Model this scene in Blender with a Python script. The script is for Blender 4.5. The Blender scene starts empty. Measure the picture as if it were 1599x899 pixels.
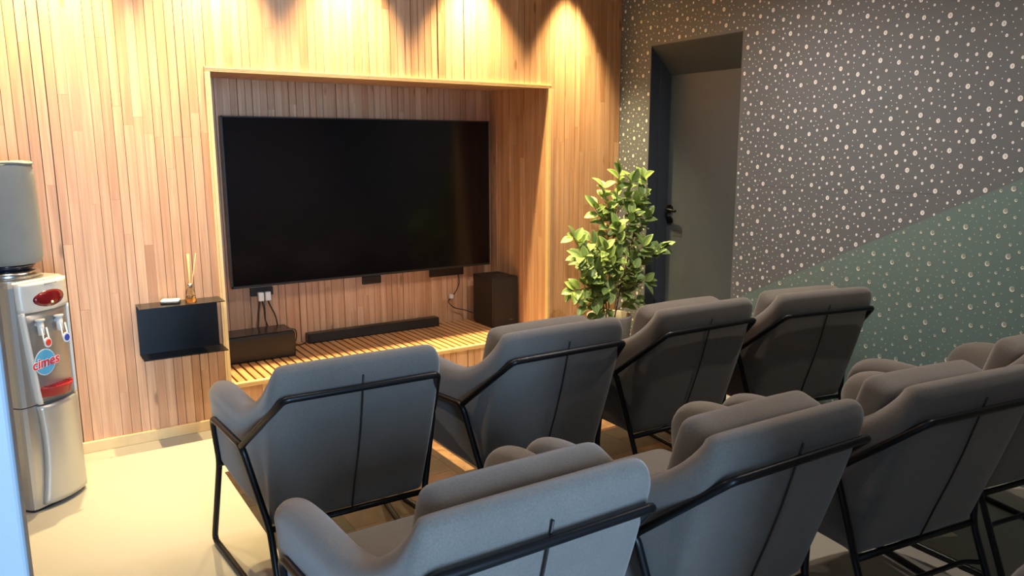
import bpy, bmesh, math, random
from mathutils import Vector, Matrix
R = random.Random(7)
C = bpy.context.scene.collection
scene = bpy.context.scene
PI = math.pi

# ------------------------------------------------------------------ camera
CAMP = Vector((-3.5563, -4.0856, 1.45)); YAW, PITCH, ROLL, FPX = .5787, .1795, -.0024, 1192.87
F = Vector((math.sin(YAW)*math.cos(PITCH), math.cos(YAW)*math.cos(PITCH), -math.sin(PITCH)))
Rt = Vector((math.cos(YAW), -math.sin(YAW), 0)); U = Rt.cross(F)
R2 = Rt*math.cos(ROLL)+U*math.sin(ROLL); U2 = -Rt*math.sin(ROLL)+U*math.cos(ROLL)
cd = bpy.data.cameras.new('camera'); cam = bpy.data.objects.new('camera', cd); C.objects.link(cam)
m3 = Matrix((R2, U2, -F)).transposed()
cam.matrix_world = Matrix.Translation(CAMP) @ m3.to_4x4()
cd.sensor_width = 36; cd.lens = FPX/1599*36; cd.clip_start = .02
scene.camera = cam

# ------------------------------------------------------------------ light and exposure
vs = scene.view_settings; vs.view_transform = 'Standard'; vs.look = 'None'; vs.gamma = 1; vs.use_curve_mapping = False
vs.exposure = 0.0
w = bpy.data.worlds.new('world'); scene.world = w; w.use_nodes = True
w.node_tree.nodes['Background'].inputs[0].default_value = (.55, .72, 1, 1)
w.node_tree.nodes['Background'].inputs[1].default_value = .5
CEIL = 2.68
def area(name, loc, rot, sx, sy, power, col):
    l = bpy.data.lights.new(name, 'AREA'); l.shape = 'RECTANGLE'; l.size = sx; l.size_y = sy; l.energy = power; l.color = col
    o = bpy.data.objects.new(name, l); C.objects.link(o); o.location = loc; o.rotation_euler = rot; return o
# daylight through the open doorway behind the camera
area('daylight', (-3.5, -6.7, 1.45), (math.radians(90), 0, 0), .7, 1.9, 340, (.42, .68, 1))
WALL_SPOTS = [(-3.33, -.17), (-2.66, -.17), (-1.95, -.17), (-1.18, -.17), (-.46, -.17)]
ROOM_SPOTS = [(-3.5, -1.25, 1, 0), (-2.25, -1.3, 1, 0), (-1.0, -1.6, 2.3, 1), (-.8, -3.0, .8, 1)]   # x, y, power factor, tint
SPOT_P, ROOM_P = 420, 62
WARM = (1, .76, .36); WARM2 = (1, .81, .60)

# ------------------------------------------------------------------ material helpers
def mat(name):
    m = bpy.data.materials.new(name); m.use_nodes = True
    nt = m.node_tree; b = nt.nodes['Principled BSDF']; return m, nt, b
def simple(name, col, rough=.5, metal=0, spec=None, noise=0, nscale=40, coat=0):
    m, nt, b = mat(name)
    b.inputs['Base Color'].default_value = (*col, 1); b.inputs['Roughness'].default_value = rough; b.inputs['Metallic'].default_value = metal
    if spec is not None: b.inputs['Specular IOR Level'].default_value = spec
    if coat: b.inputs['Coat Weight'].default_value = coat
    if noise:
        tc = nt.nodes.new('ShaderNodeTexCoord'); n = nt.nodes.new('ShaderNodeTexNoise'); n.inputs['Scale'].default_value = nscale
        n.inputs['Detail'].default_value = 4
        nt.links.new(tc.outputs['Object'], n.inputs['Vector'])
        mx = nt.nodes.new('ShaderNodeMix'); mx.data_type = 'RGBA'
        mx.inputs[6].default_value = (*[c*(1-noise) for c in col], 1); mx.inputs[7].default_value = (*[min(1, c*(1+noise)) for c in col], 1)
        nt.links.new(n.outputs['Fac'], mx.inputs[0]); nt.links.new(mx.outputs[2], b.inputs['Base Color'])
    return m
def N(nt, t, **k):
    n = nt.nodes.new(t)
    for a, v in k.items(): setattr(n, a, v)
    return n
def math_node(nt, op, a, b=None, clamp=False):
    n = N(nt, 'ShaderNodeMath', operation=op); n.use_clamp = clamp
    for i, v in enumerate((a, b)):
        if v is None: continue
        if isinstance(v, (int, float)): n.inputs[i].default_value = v
        else: nt.links.new(v, n.inputs[i])
    return n.outputs[0]
def mixc(nt, fac, a, b, blend='MIX'):
    n = N(nt, 'ShaderNodeMix', data_type='RGBA', blend_type=blend)
    for i, v in ((0, fac), (6, a), (7, b)):
        if isinstance(v, (int, float)): n.inputs[i].default_value = v
        elif isinstance(v, tuple): n.inputs[i].default_value = (*v, 1)
        else: nt.links.new(v, n.inputs[i])
    return n.outputs[2]
def smooth(nt, v, lo, hi):   # 1 below lo, 0 above hi
    n = N(nt, 'ShaderNodeMapRange', interpolation_type='SMOOTHSTEP')
    n.inputs['From Min'].default_value = lo; n.inputs['From Max'].default_value = hi
    n.inputs['To Min'].default_value = 1; n.inputs['To Max'].default_value = 0
    nt.links.new(v, n.inputs['Value']); return n.outputs['Result']

def wood_mat(name, axis, ca, cb, cc, rough=.45):
    """boards: 'tone' colour attribute gives each board its own tint; grain runs along axis"""
    m, nt, b = mat(name)
    at = N(nt, 'ShaderNodeVertexColor', layer_name='tone')
    sp = N(nt, 'ShaderNodeSeparateColor'); nt.links.new(at.outputs['Color'], sp.inputs[0])
    tc = N(nt, 'ShaderNodeTexCoord')
    off = N(nt, 'ShaderNodeVectorMath', operation='MULTIPLY_ADD')
    nt.links.new(at.outputs['Color'], off.inputs[0]); off.inputs[1].default_value = (37, 41, 53); nt.links.new(tc.outputs['Object'], off.inputs[2])
    mp = N(nt, 'ShaderNodeMapping'); s = [28, 28, 28]; s[axis] = 1.3; mp.inputs['Scale'].default_value = s
    nt.links.new(off.outputs[0], mp.inputs['Vector'])
    n1 = N(nt, 'ShaderNodeTexNoise'); n1.inputs['Scale'].default_value = 1; n1.inputs['Detail'].default_value = 5; n1.inputs['Distortion'].default_value = .6
    nt.links.new(mp.outputs[0], n1.inputs['Vector'])
    mp2 = N(nt, 'ShaderNodeMapping'); s = [190, 190, 190]; s[axis] = 4; mp2.inputs['Scale'].default_value = s
    nt.links.new(off.outputs[0], mp2.inputs['Vector'])
    n2 = N(nt, 'ShaderNodeTexNoise'); n2.inputs['Scale'].default_value = 1; n2.inputs['Detail'].default_value = 3
    nt.links.new(mp2.outputs[0], n2.inputs['Vector'])
    g = smooth(nt, n1.outputs['Fac'], .32, .68)
    col = mixc(nt, sp.outputs[0], ca, cb)
    t2 = math_node(nt, 'MULTIPLY', sp.outputs[1], .55)
    col = mixc(nt, t2, col, cc)
    dark = mixc(nt, 1.0, col, (.80, .72, .66), 'MULTIPLY')
    col = mixc(nt, math_node(nt, 'MULTIPLY', g, .95), col, dark)
    f2 = smooth(nt, n2.outputs['Fac'], .35, .6)
    col = mixc(nt, math_node(nt, 'MULTIPLY', f2, .34), col, mixc(nt, 1.0, col, (.72, .62, .55), 'MULTIPLY'))
    # knots
    mp3 = N(nt, 'ShaderNodeMapping'); s = [7, 7, 7]; s[axis] = 2.2; mp3.inputs['Scale'].default_value = s
    nt.links.new(off.outputs[0], mp3.inputs['Vector'])
    v = N(nt, 'ShaderNodeTexVoronoi'); v.inputs['Scale'].default_value = 1; nt.links.new(mp3.outputs[0], v.inputs['Vector'])
    kn = smooth(nt, v.outputs['Distance'], .03, .11)
    col = mixc(nt, math_node(nt, 'MULTIPLY', kn, .7), col, (.22, .10, .045))
    nt.links.new(col, b.inputs['Base Color']); b.inputs['Roughness'].default_value = rough
    b.inputs['Specular IOR Level'].default_value = .35
    return m

def fabric_mat(name, col):
    m, nt, b = mat(name)
    tc = N(nt, 'ShaderNodeTexCoord')
    n = N(nt, 'ShaderNodeTexNoise'); n.inputs['Scale'].default_value = 9; n.inputs['Detail'].default_value = 3
    nt.links.new(tc.outputs['Object'], n.inputs['Vector'])
    n2 = N(nt, 'ShaderNodeTexNoise'); n2.inputs['Scale'].default_value = 260; n2.inputs['Detail'].default_value = 2
    nt.links.new(tc.outputs['Object'], n2.inputs['Vector'])
    mp = N(nt, 'ShaderNodeMapping'); mp.inputs['Scale'].default_value = (700, 700, 90); nt.links.new(tc.outputs['Object'], mp.inputs['Vector'])
    n3 = N(nt, 'ShaderNodeTexNoise'); n3.inputs['Scale'].default_value = 1; nt.links.new(mp.outputs[0], n3.inputs['Vector'])
    lo = tuple(c*.62 for c in col); hi = tuple(c*1.38 for c in col)
    c1 = mixc(nt, n2.outputs['Fac'], lo, hi)
    c1 = mixc(nt, math_node(nt, 'MULTIPLY', n3.outputs['Fac'], .5), c1, tuple(c*.8 for c in col))
    c1 = mixc(nt, math_node(nt, 'MULTIPLY', smooth(nt, n.outputs['Fac'], .3, .7), .35), c1, tuple(c*.72 for c in col))
    nt.links.new(c1, b.inputs['Base Color'])
    b.inputs['Roughness'].default_value = .95; b.inputs['Specular IOR Level'].default_value = .15
    b.inputs['Sheen Weight'].default_value = .35; b.inputs['Sheen Roughness'].default_value = .5
    bp = N(nt, 'ShaderNodeBump'); bp.inputs['Strength'].default_value = .25; bp.inputs['Distance'].default_value = .002
    nt.links.new(n2.outputs['Fac'], bp.inputs['Height']); nt.links.new(bp.outputs[0], b.inputs['Normal'])
    return m

def dots_mat():
    m, nt, b = mat('droplet_wallpaper')
    tc = N(nt, 'ShaderNodeTexCoord'); sx = N(nt, 'ShaderNodeSeparateXYZ'); nt.links.new(tc.outputs['Object'], sx.inputs[0])
    Y, Z = sx.outputs[1], sx.outputs[2]
    # diagonal colour boundary through (-1.197,.634) and (-2.558,1.327)
    k = (1.327-.634)/(-2.558+1.197)
    line = math_node(nt, 'ADD', math_node(nt, 'MULTIPLY', Y, k), .634+1.197*k)
    green = smooth(nt, math_node(nt, 'SUBTRACT', Z, line), -.003, .003)
    n = N(nt, 'ShaderNodeTexNoise'); n.inputs['Scale'].default_value = 1.6; n.inputs['Detail'].default_value = 3
    nt.links.new(tc.outputs['Object'], n.inputs['Vector'])
    g1 = mixc(nt, n.outputs['Fac'], (.122, .142, .162), (.150, .170, .190))
    g2 = mixc(nt, n.outputs['Fac'], (.125, .205, .205), (.155, .235, .230))
    base = mixc(nt, green, g1, g2)
    # faint horizontal paper joint
    jm = math_node(nt, 'ABSOLUTE', math_node(nt, 'SUBTRACT', Z, 1.243))
    n4 = N(nt, 'ShaderNodeTexNoise'); n4.inputs['Scale'].default_value = 3; nt.links.new(tc.outputs['Object'], n4.inputs['Vector'])
    jf = math_node(nt, 'MULTIPLY', smooth(nt, jm, .0008, .002), math_node(nt, 'SUBTRACT', 1, smooth(nt, n4.outputs['Fac'], .42, .55)))
    base = mixc(nt, math_node(nt, 'MULTIPLY', jf, .55), base, (.03, .03, .03))
    col = base
    nt.links.new(col, b.inputs['Base Color']); b.inputs['Roughness'].default_value = .55; b.inputs['Specular IOR Level'].default_value = .35
    return m

M = {}
WA, WB, WC = (.66, .395, .235), (.55, .305, .17), (.71, .455, .29)
M['slat'] = wood_mat('slat_wood', 2, WA, WB, WC)
M['deck'] = wood_mat('deck_wood', 1, (.66, .37, .17), (.55, .29, .12), (.70, .44, .23))
M['soffit'] = wood_mat('soffit_wood', 1, WA, WB, WC)
M['trim'] = simple('pine_trim', (.72, .50, .24), .45, noise=.12, nscale=30)
M['trim_groove'] = simple('trim_groove', (.36, .20, .08), .6)
M['gap'] = simple('backing_board', (.10, .05, .025), .8)
M['dots'] = dots_mat()
M['drop'] = simple('drop_cream', (.84, .86, .86), .5)
M['drop_hollow'] = simple('drop_hollow', (.60, .60, .57), .5)
M['drop_green'] = simple('drop_pale_green', (.80, .82, .72), .5)
M['hollow_green'] = simple('hollow_green', (.30, .37, .34), .5)
M['drop_faint'] = simple('drop_faint', (.36, .42, .39), .5)
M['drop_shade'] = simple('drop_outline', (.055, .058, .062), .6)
M['doorpaint'] = simple('door_paint', (.075, .094, .115), .5, noise=.06, nscale=12)
M['reveal'] = simple('reveal_paint', (.045, .058, .080), .5, noise=.05, nscale=8)
M['white'] = simple('white_paint', (.50, .54, .58), .5, noise=.03, nscale=5)
M['return'] = simple('blue_grey_paint', (.20, .235, .27), .5, noise=.03, nscale=5)
M['ceiling'] = simple('ceiling_paint', (.62, .60, .56), .7)
M['fabric'] = fabric_mat('grey_fabric', (.138, .123, .110))
M['blackmetal'] = simple('black_metal', (.012, .012, .014), .38, .6)
M['blackmatte'] = simple('black_matte', (.014, .012, .012), .5)
M['blackplastic'] = simple('black_plastic', (.010, .009, .009), .32)
M['cloth_black'] = simple('speaker_cloth', (.018, .014, .013), .8, noise=.3, nscale=300)
M['screen'] = simple('tv_screen', (.004, .003, .004), .16, spec=.35)
M['silver'] = simple('silver_plastic', (.48, .48, .47), .32, .75, noise=.05, nscale=60)
M['silverdark'] = simple('brushed_recess', (.38, .36, .34), .35, .7)
M['pearl'] = simple('pearl_plastic', (.66, .64, .58), .35, .15)
M['red'] = simple('red_plastic', (.30, .008, .012), .25)
M['darkred'] = simple('dark_red_lens', (.16, .006, .010), .15)
M['clearp'] = simple('milky_plastic', (.62, .62, .60), .25)
M['redp'] = simple('red_paddle', (.62, .05, .03), .4)
M['bluep'] = simple('blue_paddle', (.03, .05, .35), .4)
M['stickblue'] = simple('sticker_blue', (.08, .38, .62), .4)
M['stickwhite'] = simple('sticker_white', (.80, .80, .78), .4)
M['stickred'] = simple('sticker_red', (.66, .02, .03), .4)
M['cover'] = simple('grey_cover_cloth', (.235, .245, .235), .95, noise=.08, nscale=14)
M['whiteplastic'] = simple('white_plastic', (.78, .77, .70), .35)
M['cable'] = simple('black_cable', (.015, .012, .012), .5)
M['pot'] = simple('pot_concrete', (.30, .28, .26), .8, noise=.1, nscale=25)
M['soil'] = simple('soil', (.05, .035, .025), .95, noise=.4, nscale=60)
M['bark'] = simple('bark', (.22, .13, .08), .8, noise=.3, nscale=60)
M['chrome'] = simple('brushed_collar', (.5, .5, .5), .25, 1)
M['reed'] = simple('reed_stick', (.72, .48, .22), .7)
def led_mat():
    m, nt, b = mat('amber_led'); b.inputs['Emission Color'].default_value = (1, .45, .05, 1); b.inputs['Emission Strength'].default_value = 4; return m
M['led'] = led_mat()
def lamp_mat():
    m, nt, b = mat('lamp_lens'); b.inputs['Emission Color'].default_value = (1, .8, .5, 1); b.inputs['Emission Strength'].default_value = 6; return m
M['lens'] = lamp_mat()
def glass(name, col, rough=.02):
    m, nt, b = mat(name); b.inputs['Base Color'].default_value = (*col, 1); b.inputs['Transmission Weight'].default_value = 1; b.inputs['Roughness'].default_value = rough; b.inputs['IOR'].default_value = 1.4; return m
M['glass'] = glass('bottle_glass', (.97, .95, .9)); M['amber'] = glass('amber_oil', (.9, .50, .15))
def floor_mat():
    m, nt, b = mat('cream_floor')
    tc = N(nt, 'ShaderNodeTexCoord')
    n = N(nt, 'ShaderNodeTexNoise'); n.inputs['Scale'].default_value = 1.5; n.inputs['Detail'].default_value = 5; nt.links.new(tc.outputs['Object'], n.inputs['Vector'])
    c = mixc(nt, n.outputs['Fac'], (.32, .295, .25), (.38, .355, .305))
    v = N(nt, 'ShaderNodeTexVoronoi'); v.inputs['Scale'].default_value = 5.5; nt.links.new(tc.outputs['Object'], v.inputs['Vector'])
    sp = N(nt, 'ShaderNodeSeparateColor'); nt.links.new(v.outputs['Color'], sp.inputs[0])
    rr = math_node(nt, 'MULTIPLY', sp.outputs[0], .045)
    d = math_node(nt, 'SUBTRACT', v.outputs['Distance'], math_node(nt, 'SUBTRACT', rr, .012))
    c = mixc(nt, math_node(nt, 'MULTIPLY', smooth(nt, d, 0, .012), .55), c, (.2, .15, .1))
    n2 = N(nt, 'ShaderNodeTexNoise'); n2.inputs['Scale'].default_value = 4; n2.inputs['Distortion'].default_value = 3; nt.links.new(tc.outputs['Object'], n2.inputs['Vector'])
    scf = smooth(nt, math_node(nt, 'ABSOLUTE', math_node(nt, 'SUBTRACT', n2.outputs['Fac'], .55)), .0, .006)
    c = mixc(nt, math_node(nt, 'MULTIPLY', scf, .10), c, (.3, .24, .16))
    nt.links.new(c, b.inputs['Base Color']); b.inputs['Roughness'].default_value = .42; b.inputs['Specular IOR Level'].default_value = .35
    return m
M['floor'] = floor_mat()
def hide_mat():
    m, nt, b = mat('patchwork_hide')
    at = N(nt, 'ShaderNodeVertexColor', layer_name='tone'); sp = N(nt, 'ShaderNodeSeparateColor'); nt.links.new(at.outputs['Color'], sp.inputs[0])
    tc = N(nt, 'ShaderNodeTexCoord')
    off = N(nt, 'ShaderNodeVectorMath', operation='MULTIPLY_ADD'); nt.links.new(at.outputs['Color'], off.inputs[0]); off.inputs[1].default_value = (30, 20, 10); nt.links.new(tc.outputs['Object'], off.inputs[2])
    n = N(nt, 'ShaderNodeTexNoise'); n.inputs['Scale'].default_value = 7; n.inputs['Detail'].default_value = 6; n.inputs['Distortion'].default_value = 1.2; nt.links.new(off.outputs[0], n.inputs['Vector'])
    mp = N(nt, 'ShaderNodeMapping'); mp.inputs['Scale'].default_value = (45, 260, 60); mp.inputs['Rotation'].default_value = (0, 0, .4); nt.links.new(off.outputs[0], mp.inputs['Vector'])
    n2 = N(nt, 'ShaderNodeTexNoise'); n2.inputs['Scale'].default_value = 1; n2.inputs['Detail'].default_value = 3; nt.links.new(mp.outputs[0], n2.inputs['Vector'])
    c = mixc(nt, sp.outputs[0], (.012, .007, .005), (.060, .024, .011))
    pale = smooth(nt, math_node(nt, 'MULTIPLY', sp.outputs[1], -1), -.93, -.90)
    c = mixc(nt, pale, c, (.26, .15, .07))
    c = mixc(nt, math_node(nt, 'MULTIPLY', smooth(nt, n.outputs['Fac'], .4, .6), .65), c, mixc(nt, 1.0, c, (.42, .36, .34), 'MULTIPLY'))
    c = mixc(nt, math_node(nt, 'MULTIPLY', smooth(nt, n2.outputs['Fac'], .3, .6), .5), c, mixc(nt, 1.0, c, (.5, .45, .42), 'MULTIPLY'))
    nt.links.new(c, b.inputs['Base Color']); b.inputs['Roughness'].default_value = .55; b.inputs['Specular IOR Level'].default_value = .3
    return m
M['hide'] = hide_mat()
def leaf_mat():
    m, nt, b = mat('leaf')
    at = N(nt, 'ShaderNodeVertexColor', layer_name='tone'); sp = N(nt, 'ShaderNodeSeparateColor'); nt.links.new(at.outputs['Color'], sp.inputs[0])
    c = mixc(nt, sp.outputs[1], (.055, .15, .025), (.10, .23, .04))
    c = mixc(nt, sp.outputs[0], c, (.50, .62, .22))          # pale rim
    c = mixc(nt, math_node(nt, 'MULTIPLY', sp.outputs[2], .35), c, (.05, .13, .03))
    nt.links.new(c, b.inputs['Base Color']); b.inputs['Roughness'].default_value = .42
    b.inputs['Subsurface Weight'].default_value = 0
    return m
M['leaf'] = leaf_mat()

# ------------------------------------------------------------------ mesh helpers
class MB:
    def __init__(s): s.v, s.f, s.mi, s.t, s.sm = [], [], [], [], []
    def add(s, vs, fs, mi=0, tone=(0, 0, 0), smooth=False):
        o = len(s.v); s.v += [tuple(x) for x in vs]; s.f += [tuple(i+o for i in f) for f in fs]
        s.mi += [mi]*len(fs); s.sm += [smooth]*len(fs)
        s.t += (tone if isinstance(tone, list) else [tone]*len(vs))
    def box(s, x0, x1, y0, y1, z0, z1, mi=0, tone=(0, 0, 0), mtx=None):
        vs = [Vector((x, y, z)) for x in (x0, x1) for y in (y0, y1) for z in (z0, z1)]
        if mtx is not None: vs = [mtx @ v for v in vs]
        s.add(vs, [(0, 1, 3, 2), (4, 6, 7, 5), (0, 4, 5, 1), (2, 3, 7, 6), (0, 2, 6, 4), (1, 5, 7, 3)], mi, tone)
    def hexa(s, vs, mi=0, tone=(0, 0, 0)):   # same corner order as box
        s.add(vs, [(0, 1, 3, 2), (4, 6, 7, 5), (0, 4, 5, 1), (2, 3, 7, 6), (0, 2, 6, 4), (1, 5, 7, 3)], mi, tone)
    def lathe(s, prof, cx=0, cy=0, n=32, mi=0, smooth=True, sxy=(1, 1)):
        vs = []; k = len(prof)
        for i in range(n):
            a = 2*PI*i/n
            for r, z in prof: vs.append((cx+r*math.cos(a)*sxy[0], cy+r*math.sin(a)*sxy[1], z))
        fs = []
        for i in range(n):
            j = (i+1) % n
            for q in range(k-1): fs.append((i*k+q, j*k+q, j*k+q+1, i*k+q+1))
        s.add(vs, fs, mi, (0, 0, 0), smooth)
    def disc(s, c, r, axis_m=None, n=24, mi=0, ry=None, th=.002):
        ry = ry or r; vs = []
        for z in (0, th):
            for i in range(n):
                a = 2*PI*i/n; vs.append(Vector((r*math.cos(a), ry*math.sin(a), z)))
        if axis_m is not None: vs = [axis_m @ v for v in vs]
        c = Vector(c); vs = [v+c for v in vs]
        fs = [tuple(range(n))[::-1], tuple(range(n, 2*n))]+[(i, (i+1) % n, n+(i+1) % n, n+i) for i in range(n)]
        s.add(vs, fs, mi)
    def tube(s, pts, r, closed=False, n=10, fillet=0, mi=0, smooth=True):
        P = [Vector(p) for p in pts]
        if fillet:
            Q = []; L = len(P)
            for i, p in enumerate(P):
                if not closed and i in (0, L-1): Q.append(p); continue
                a = P[i-1]; c = P[(i+1) % L]; fl = min(fillet, (a-p).length*.45, (c-p).length*.45)
                A = p+(a-p).normalized()*fl; B = p+(c-p).normalized()*fl
                for k in range(6):
                    t = k/5; Q.append(A*(1-t)**2+p*2*t*(1-t)+B*t*t)
            P = Q
        L = len(P); rings = []
        tang = []
        for i in range(L):
            a = P[i-1] if (i > 0 or closed) else P[i]; c = P[(i+1) % L] if (i < L-1 or closed) else P[i]
            tang.append((c-a).normalized())
        up = Vector((0, 0, 1)) if abs(tang[0].z) < .9 else Vector((1, 0, 0))
        nrm = (up-tang[0]*up.dot(tang[0])).normalized()
        vs = []
        for i in range(L):
            t = tang[i]; nrm = (nrm-t*nrm.dot(t)).normalized(); b = t.cross(nrm)
            for k in range(n):
                a = 2*PI*k/n; vs.append(P[i]+nrm*math.cos(a)*r+b*math.sin(a)*r)
        fs = []
        for i in range(L if closed else L-1):
            j = (i+1) % L
            if closed and j == 0:   # match the twist of the last ring to the first
                best = min(range(n), key=lambda sft: sum((vs[i*n+k]-vs[(k+sft) % n]).length for k in range(n)))
                for k in range(n): fs.append((i*n+k, i*n+(k+1) % n, (k+1+best) % n, (k+best) % n))
            else:
                for k in range(n): fs.append((i*n+k, i*n+(k+1) % n, j*n+(k+1) % n, j*n+k))
        if not closed: fs += [tuple(range(n))[::-1], tuple(range((L-1)*n, L*n))]
        s.add(vs, fs, mi, (0, 0, 0), smooth)
    def rbox(s, c, size, r, n=8, puff=0, mtx=None, mi=0):
        """rounded, slightly puffed box"""
        hx, hy, hz = [a/2 for a in size]; vs, fs, idx = [], [], {}
        def vert(i, j, k):
            if (i, j, k) in idx: return idx[(i, j, k)]
            u = [2*i/n-1, 2*j/n-1, 2*k/n-1]
            u = [math.copysign(abs(a)**.55, a) if a else 0 for a in u]
            p = Vector((u[0]*hx, u[1]*hy, u[2]*hz))
            inner = Vector([max(-h+r, min(h-r, a)) for h, a in zip((hx, hy, hz), p)])
            d = p-inner
            if d.length > 1e-9: p = inner+d.normalized()*min(r, d.length) if sum(abs(a) > 1e-9 for a in d) > 1 else p
            if puff:
                e = [(1-u[1]**2)*(1-u[2]**2), (1-u[0]**2)*(1-u[2]**2), (1-u[0]**2)*(1-u[1]**2)]
                for a in range(3): p[a] += (1 if u[a] > 0 else -1 if u[a] < 0 else 0)*abs(u[a])*e[a]*puff
            if mtx is not None: p = mtx @ p
            vs.append(p+Vector(c)); idx[(i, j, k)] = len(vs)-1; return len(vs)-1
        for a in range(n):
            for b2 in range(n):
                for k in (0, n):
                    q = [vert(a, b2, k), vert(a+1, b2, k), vert(a+1, b2+1, k), vert(a, b2+1, k)]; fs.append(q if k else q[::-1])
                    q = [vert(a, k, b2), vert(a+1, k, b2), vert(a+1, k, b2+1), vert(a, k, b2+1)]; fs.append(q[::-1] if k else q)
                    q = [vert(k, a, b2), vert(k, a+1, b2), vert(k, a+1, b2+1), vert(k, a, b2+1)]; fs.append(q if k else q[::-1])
        s.add(vs, fs, mi, (0, 0, 0), True)
    def build(s, name, mats, parent=None, sub=0, bevel=0):
        me = bpy.data.meshes.new(name); me.from_pydata(s.v, [], s.f)
        if not isinstance(mats, (list, tuple)): mats = [mats]
        for m_ in mats: me.materials.append(m_)
        for p, i, sm_ in zip(me.polygons, s.mi, s.sm): p.material_index = i; p.use_smooth = sm_
        if any(t != (0, 0, 0) for t in s.t):
            ca = me.color_attributes.new('tone', 'FLOAT_COLOR', 'POINT')
            for i, t in enumerate(s.t): ca.data[i].color = (*t, 1)
        bm = bmesh.new(); bm.from_mesh(me); bmesh.ops.recalc_face_normals(bm, faces=bm.faces); bm.to_mesh(me); bm.free()
        o = bpy.data.objects.new(name, me); C.objects.link(o)
        if parent: o.parent = parent
        if sub: md = o.modifiers.new('s', 'SUBSURF'); md.levels = sub; md.render_levels = sub
        if bevel:
            md = o.modifiers.new('b', 'BEVEL'); md.width = bevel; md.segments = 3; md.limit_method = 'ANGLE'
            for p in me.polygons: p.use_smooth = False
        return o
def tag(o, label=None, cat=None, group=None, kind=None):
    for k, v in (('label', label), ('category', cat), ('group', group), ('kind', kind)):
        if v: o[k] = v
    return o
def thing(name, label, cat, loc=(0, 0, 0), rz=0, group=None):
    o = bpy.data.objects.new(name, None); C.objects.link(o); o.location = loc; o.rotation_euler = (0, 0, rz); o.empty_display_size = .1
    return tag(o, label, cat, group)
def struct(o): o['kind'] = 'structure'; return o
def copy_tree(o, parent=None):
    c = o.copy(); C.objects.link(c)
    if parent: c.parent = parent
    for ch in [x for x in bpy.data.objects if x.parent == o]: copy_tree(ch, c)
    return c

# ------------------------------------------------------------------ room shell
XL, YB = -4.45, -4.45
mb = MB(); mb.box(XL-.1, .35, YB-2.6, .9, -.1, 0); struct(mb.build('floor', M['floor']))
mb = MB(); mb.box(XL-.1, .35, YB-.1, .9, CEIL, CEIL+.1); struct(mb.build('ceiling', M['ceiling']))
mb = MB(); mb.box(XL-.1, XL, YB, .9, 0, CEIL); struct(mb.build('wall_left', M['white']))
# rear wall with an open doorway (daylight comes in here)
mb = MB(); mb.box(XL, -4.25, YB-.1, YB, 0, CEIL); mb.box(-2.8, .3, YB-.1, YB, 0, CEIL); mb.box(-4.25, -2.8, YB-.1, YB, 2.35, CEIL); struct(mb.build('wall_rear', M['white']))
# short return wall the photographer stands beside
mb = MB(); mb.box(XL, -3.573, -3.40, -3.28, 0, CEIL); struct(mb.build('wall_return', M['return'], bevel=.004))
mb = MB(); mb.box(-3.66, -3.595, -3.412, -3.4005, 0, 2.1); struct(mb.build('trim_1', M['return'], bevel=.004))

# right wall with sloped door recess: opening y -1.036..-.29, z 0..2.104
DY0, DY1, DZ, DD, DZI = -1.036, -.290, 2.104, .178, 1.925
mb = MB()
mb.box(0, .3, DY1, .02, 0, CEIL); mb.box(0, .3, YB, DY0, 0, CEIL); mb.box(0, .3, DY0, DY1, DZ, CEIL)
# printed droplets: evenly scattered in three sizes, each with a hollow
RD = random.Random(11); cell = .03; grid = {}
def near(y, z, dmin, kinds):
    k = int(dmin/cell)+1; gy, gz = int(y//cell), int(z//cell)
    for a in range(gy-k, gy+k+1):
        for b in range(gz-k, gz+k+1):
            for (py, pz, pk) in grid.get((a, b), ()):
                if pk in kinds and (py-y)**2+(pz-z)**2 < dmin*dmin: return True
    return False
drops = []
for kind, tries, rules in ((0, 9000, ((.082, (0,)),)), (1, 22000, ((.047, (0,)), (.042, (1,)))), (2, 60000, ((.030, (0,)), (.026, (1,)), (.024, (2,))))):
    for _ in range(tries):
        y, z = RD.uniform(-4.42, -.006), RD.uniform(.01, CEIL-.01)
        if DY0-.014 < y < DY1+.014 and z < DZ+.014: continue
        if any(near(y, z, d_, ks) for d_, ks in rules): continue
        grid.setdefault((int(y//cell), int(z//cell)), []).append((y, z, kind)); drops.append((y, z, kind))
kl = (1.327-.634)/(-2.558+1.197)
def poly(cy, cz, r, x, n, mi, ry=1.0):
    mb.add([(x, cy+r*ry*math.cos(2*PI*i/n+.3), cz+r*math.sin(2*PI*i/n+.3)) for i in range(n)], [tuple(range(n))], mi)
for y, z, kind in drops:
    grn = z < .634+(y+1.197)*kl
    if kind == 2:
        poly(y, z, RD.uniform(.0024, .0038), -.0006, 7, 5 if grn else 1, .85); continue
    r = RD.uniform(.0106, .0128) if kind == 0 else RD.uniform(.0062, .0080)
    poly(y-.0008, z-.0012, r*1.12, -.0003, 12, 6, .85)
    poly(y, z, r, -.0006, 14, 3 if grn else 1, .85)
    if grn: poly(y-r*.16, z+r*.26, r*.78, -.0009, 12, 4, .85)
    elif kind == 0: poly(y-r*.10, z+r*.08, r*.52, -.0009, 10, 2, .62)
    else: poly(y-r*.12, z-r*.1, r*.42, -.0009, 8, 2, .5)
struct(mb.build('wall_right', [M['dots'], M['drop'], M['drop_hollow'], M['drop_green'], M['hollow_green'], M['drop_faint'], M['drop_shade']]))
mb = MB()   # reveal lining: side, side and sloping head
e = .0015
mb.box(-e*.0, DD, DY1-.004, DY1+0, 0, DZ); mb.box(0, DD, DY0, DY0+.004, 0, DZ)
mb.box(.085, DD, DY1-.012, DY1-.004, 0, DZI+.07)
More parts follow.
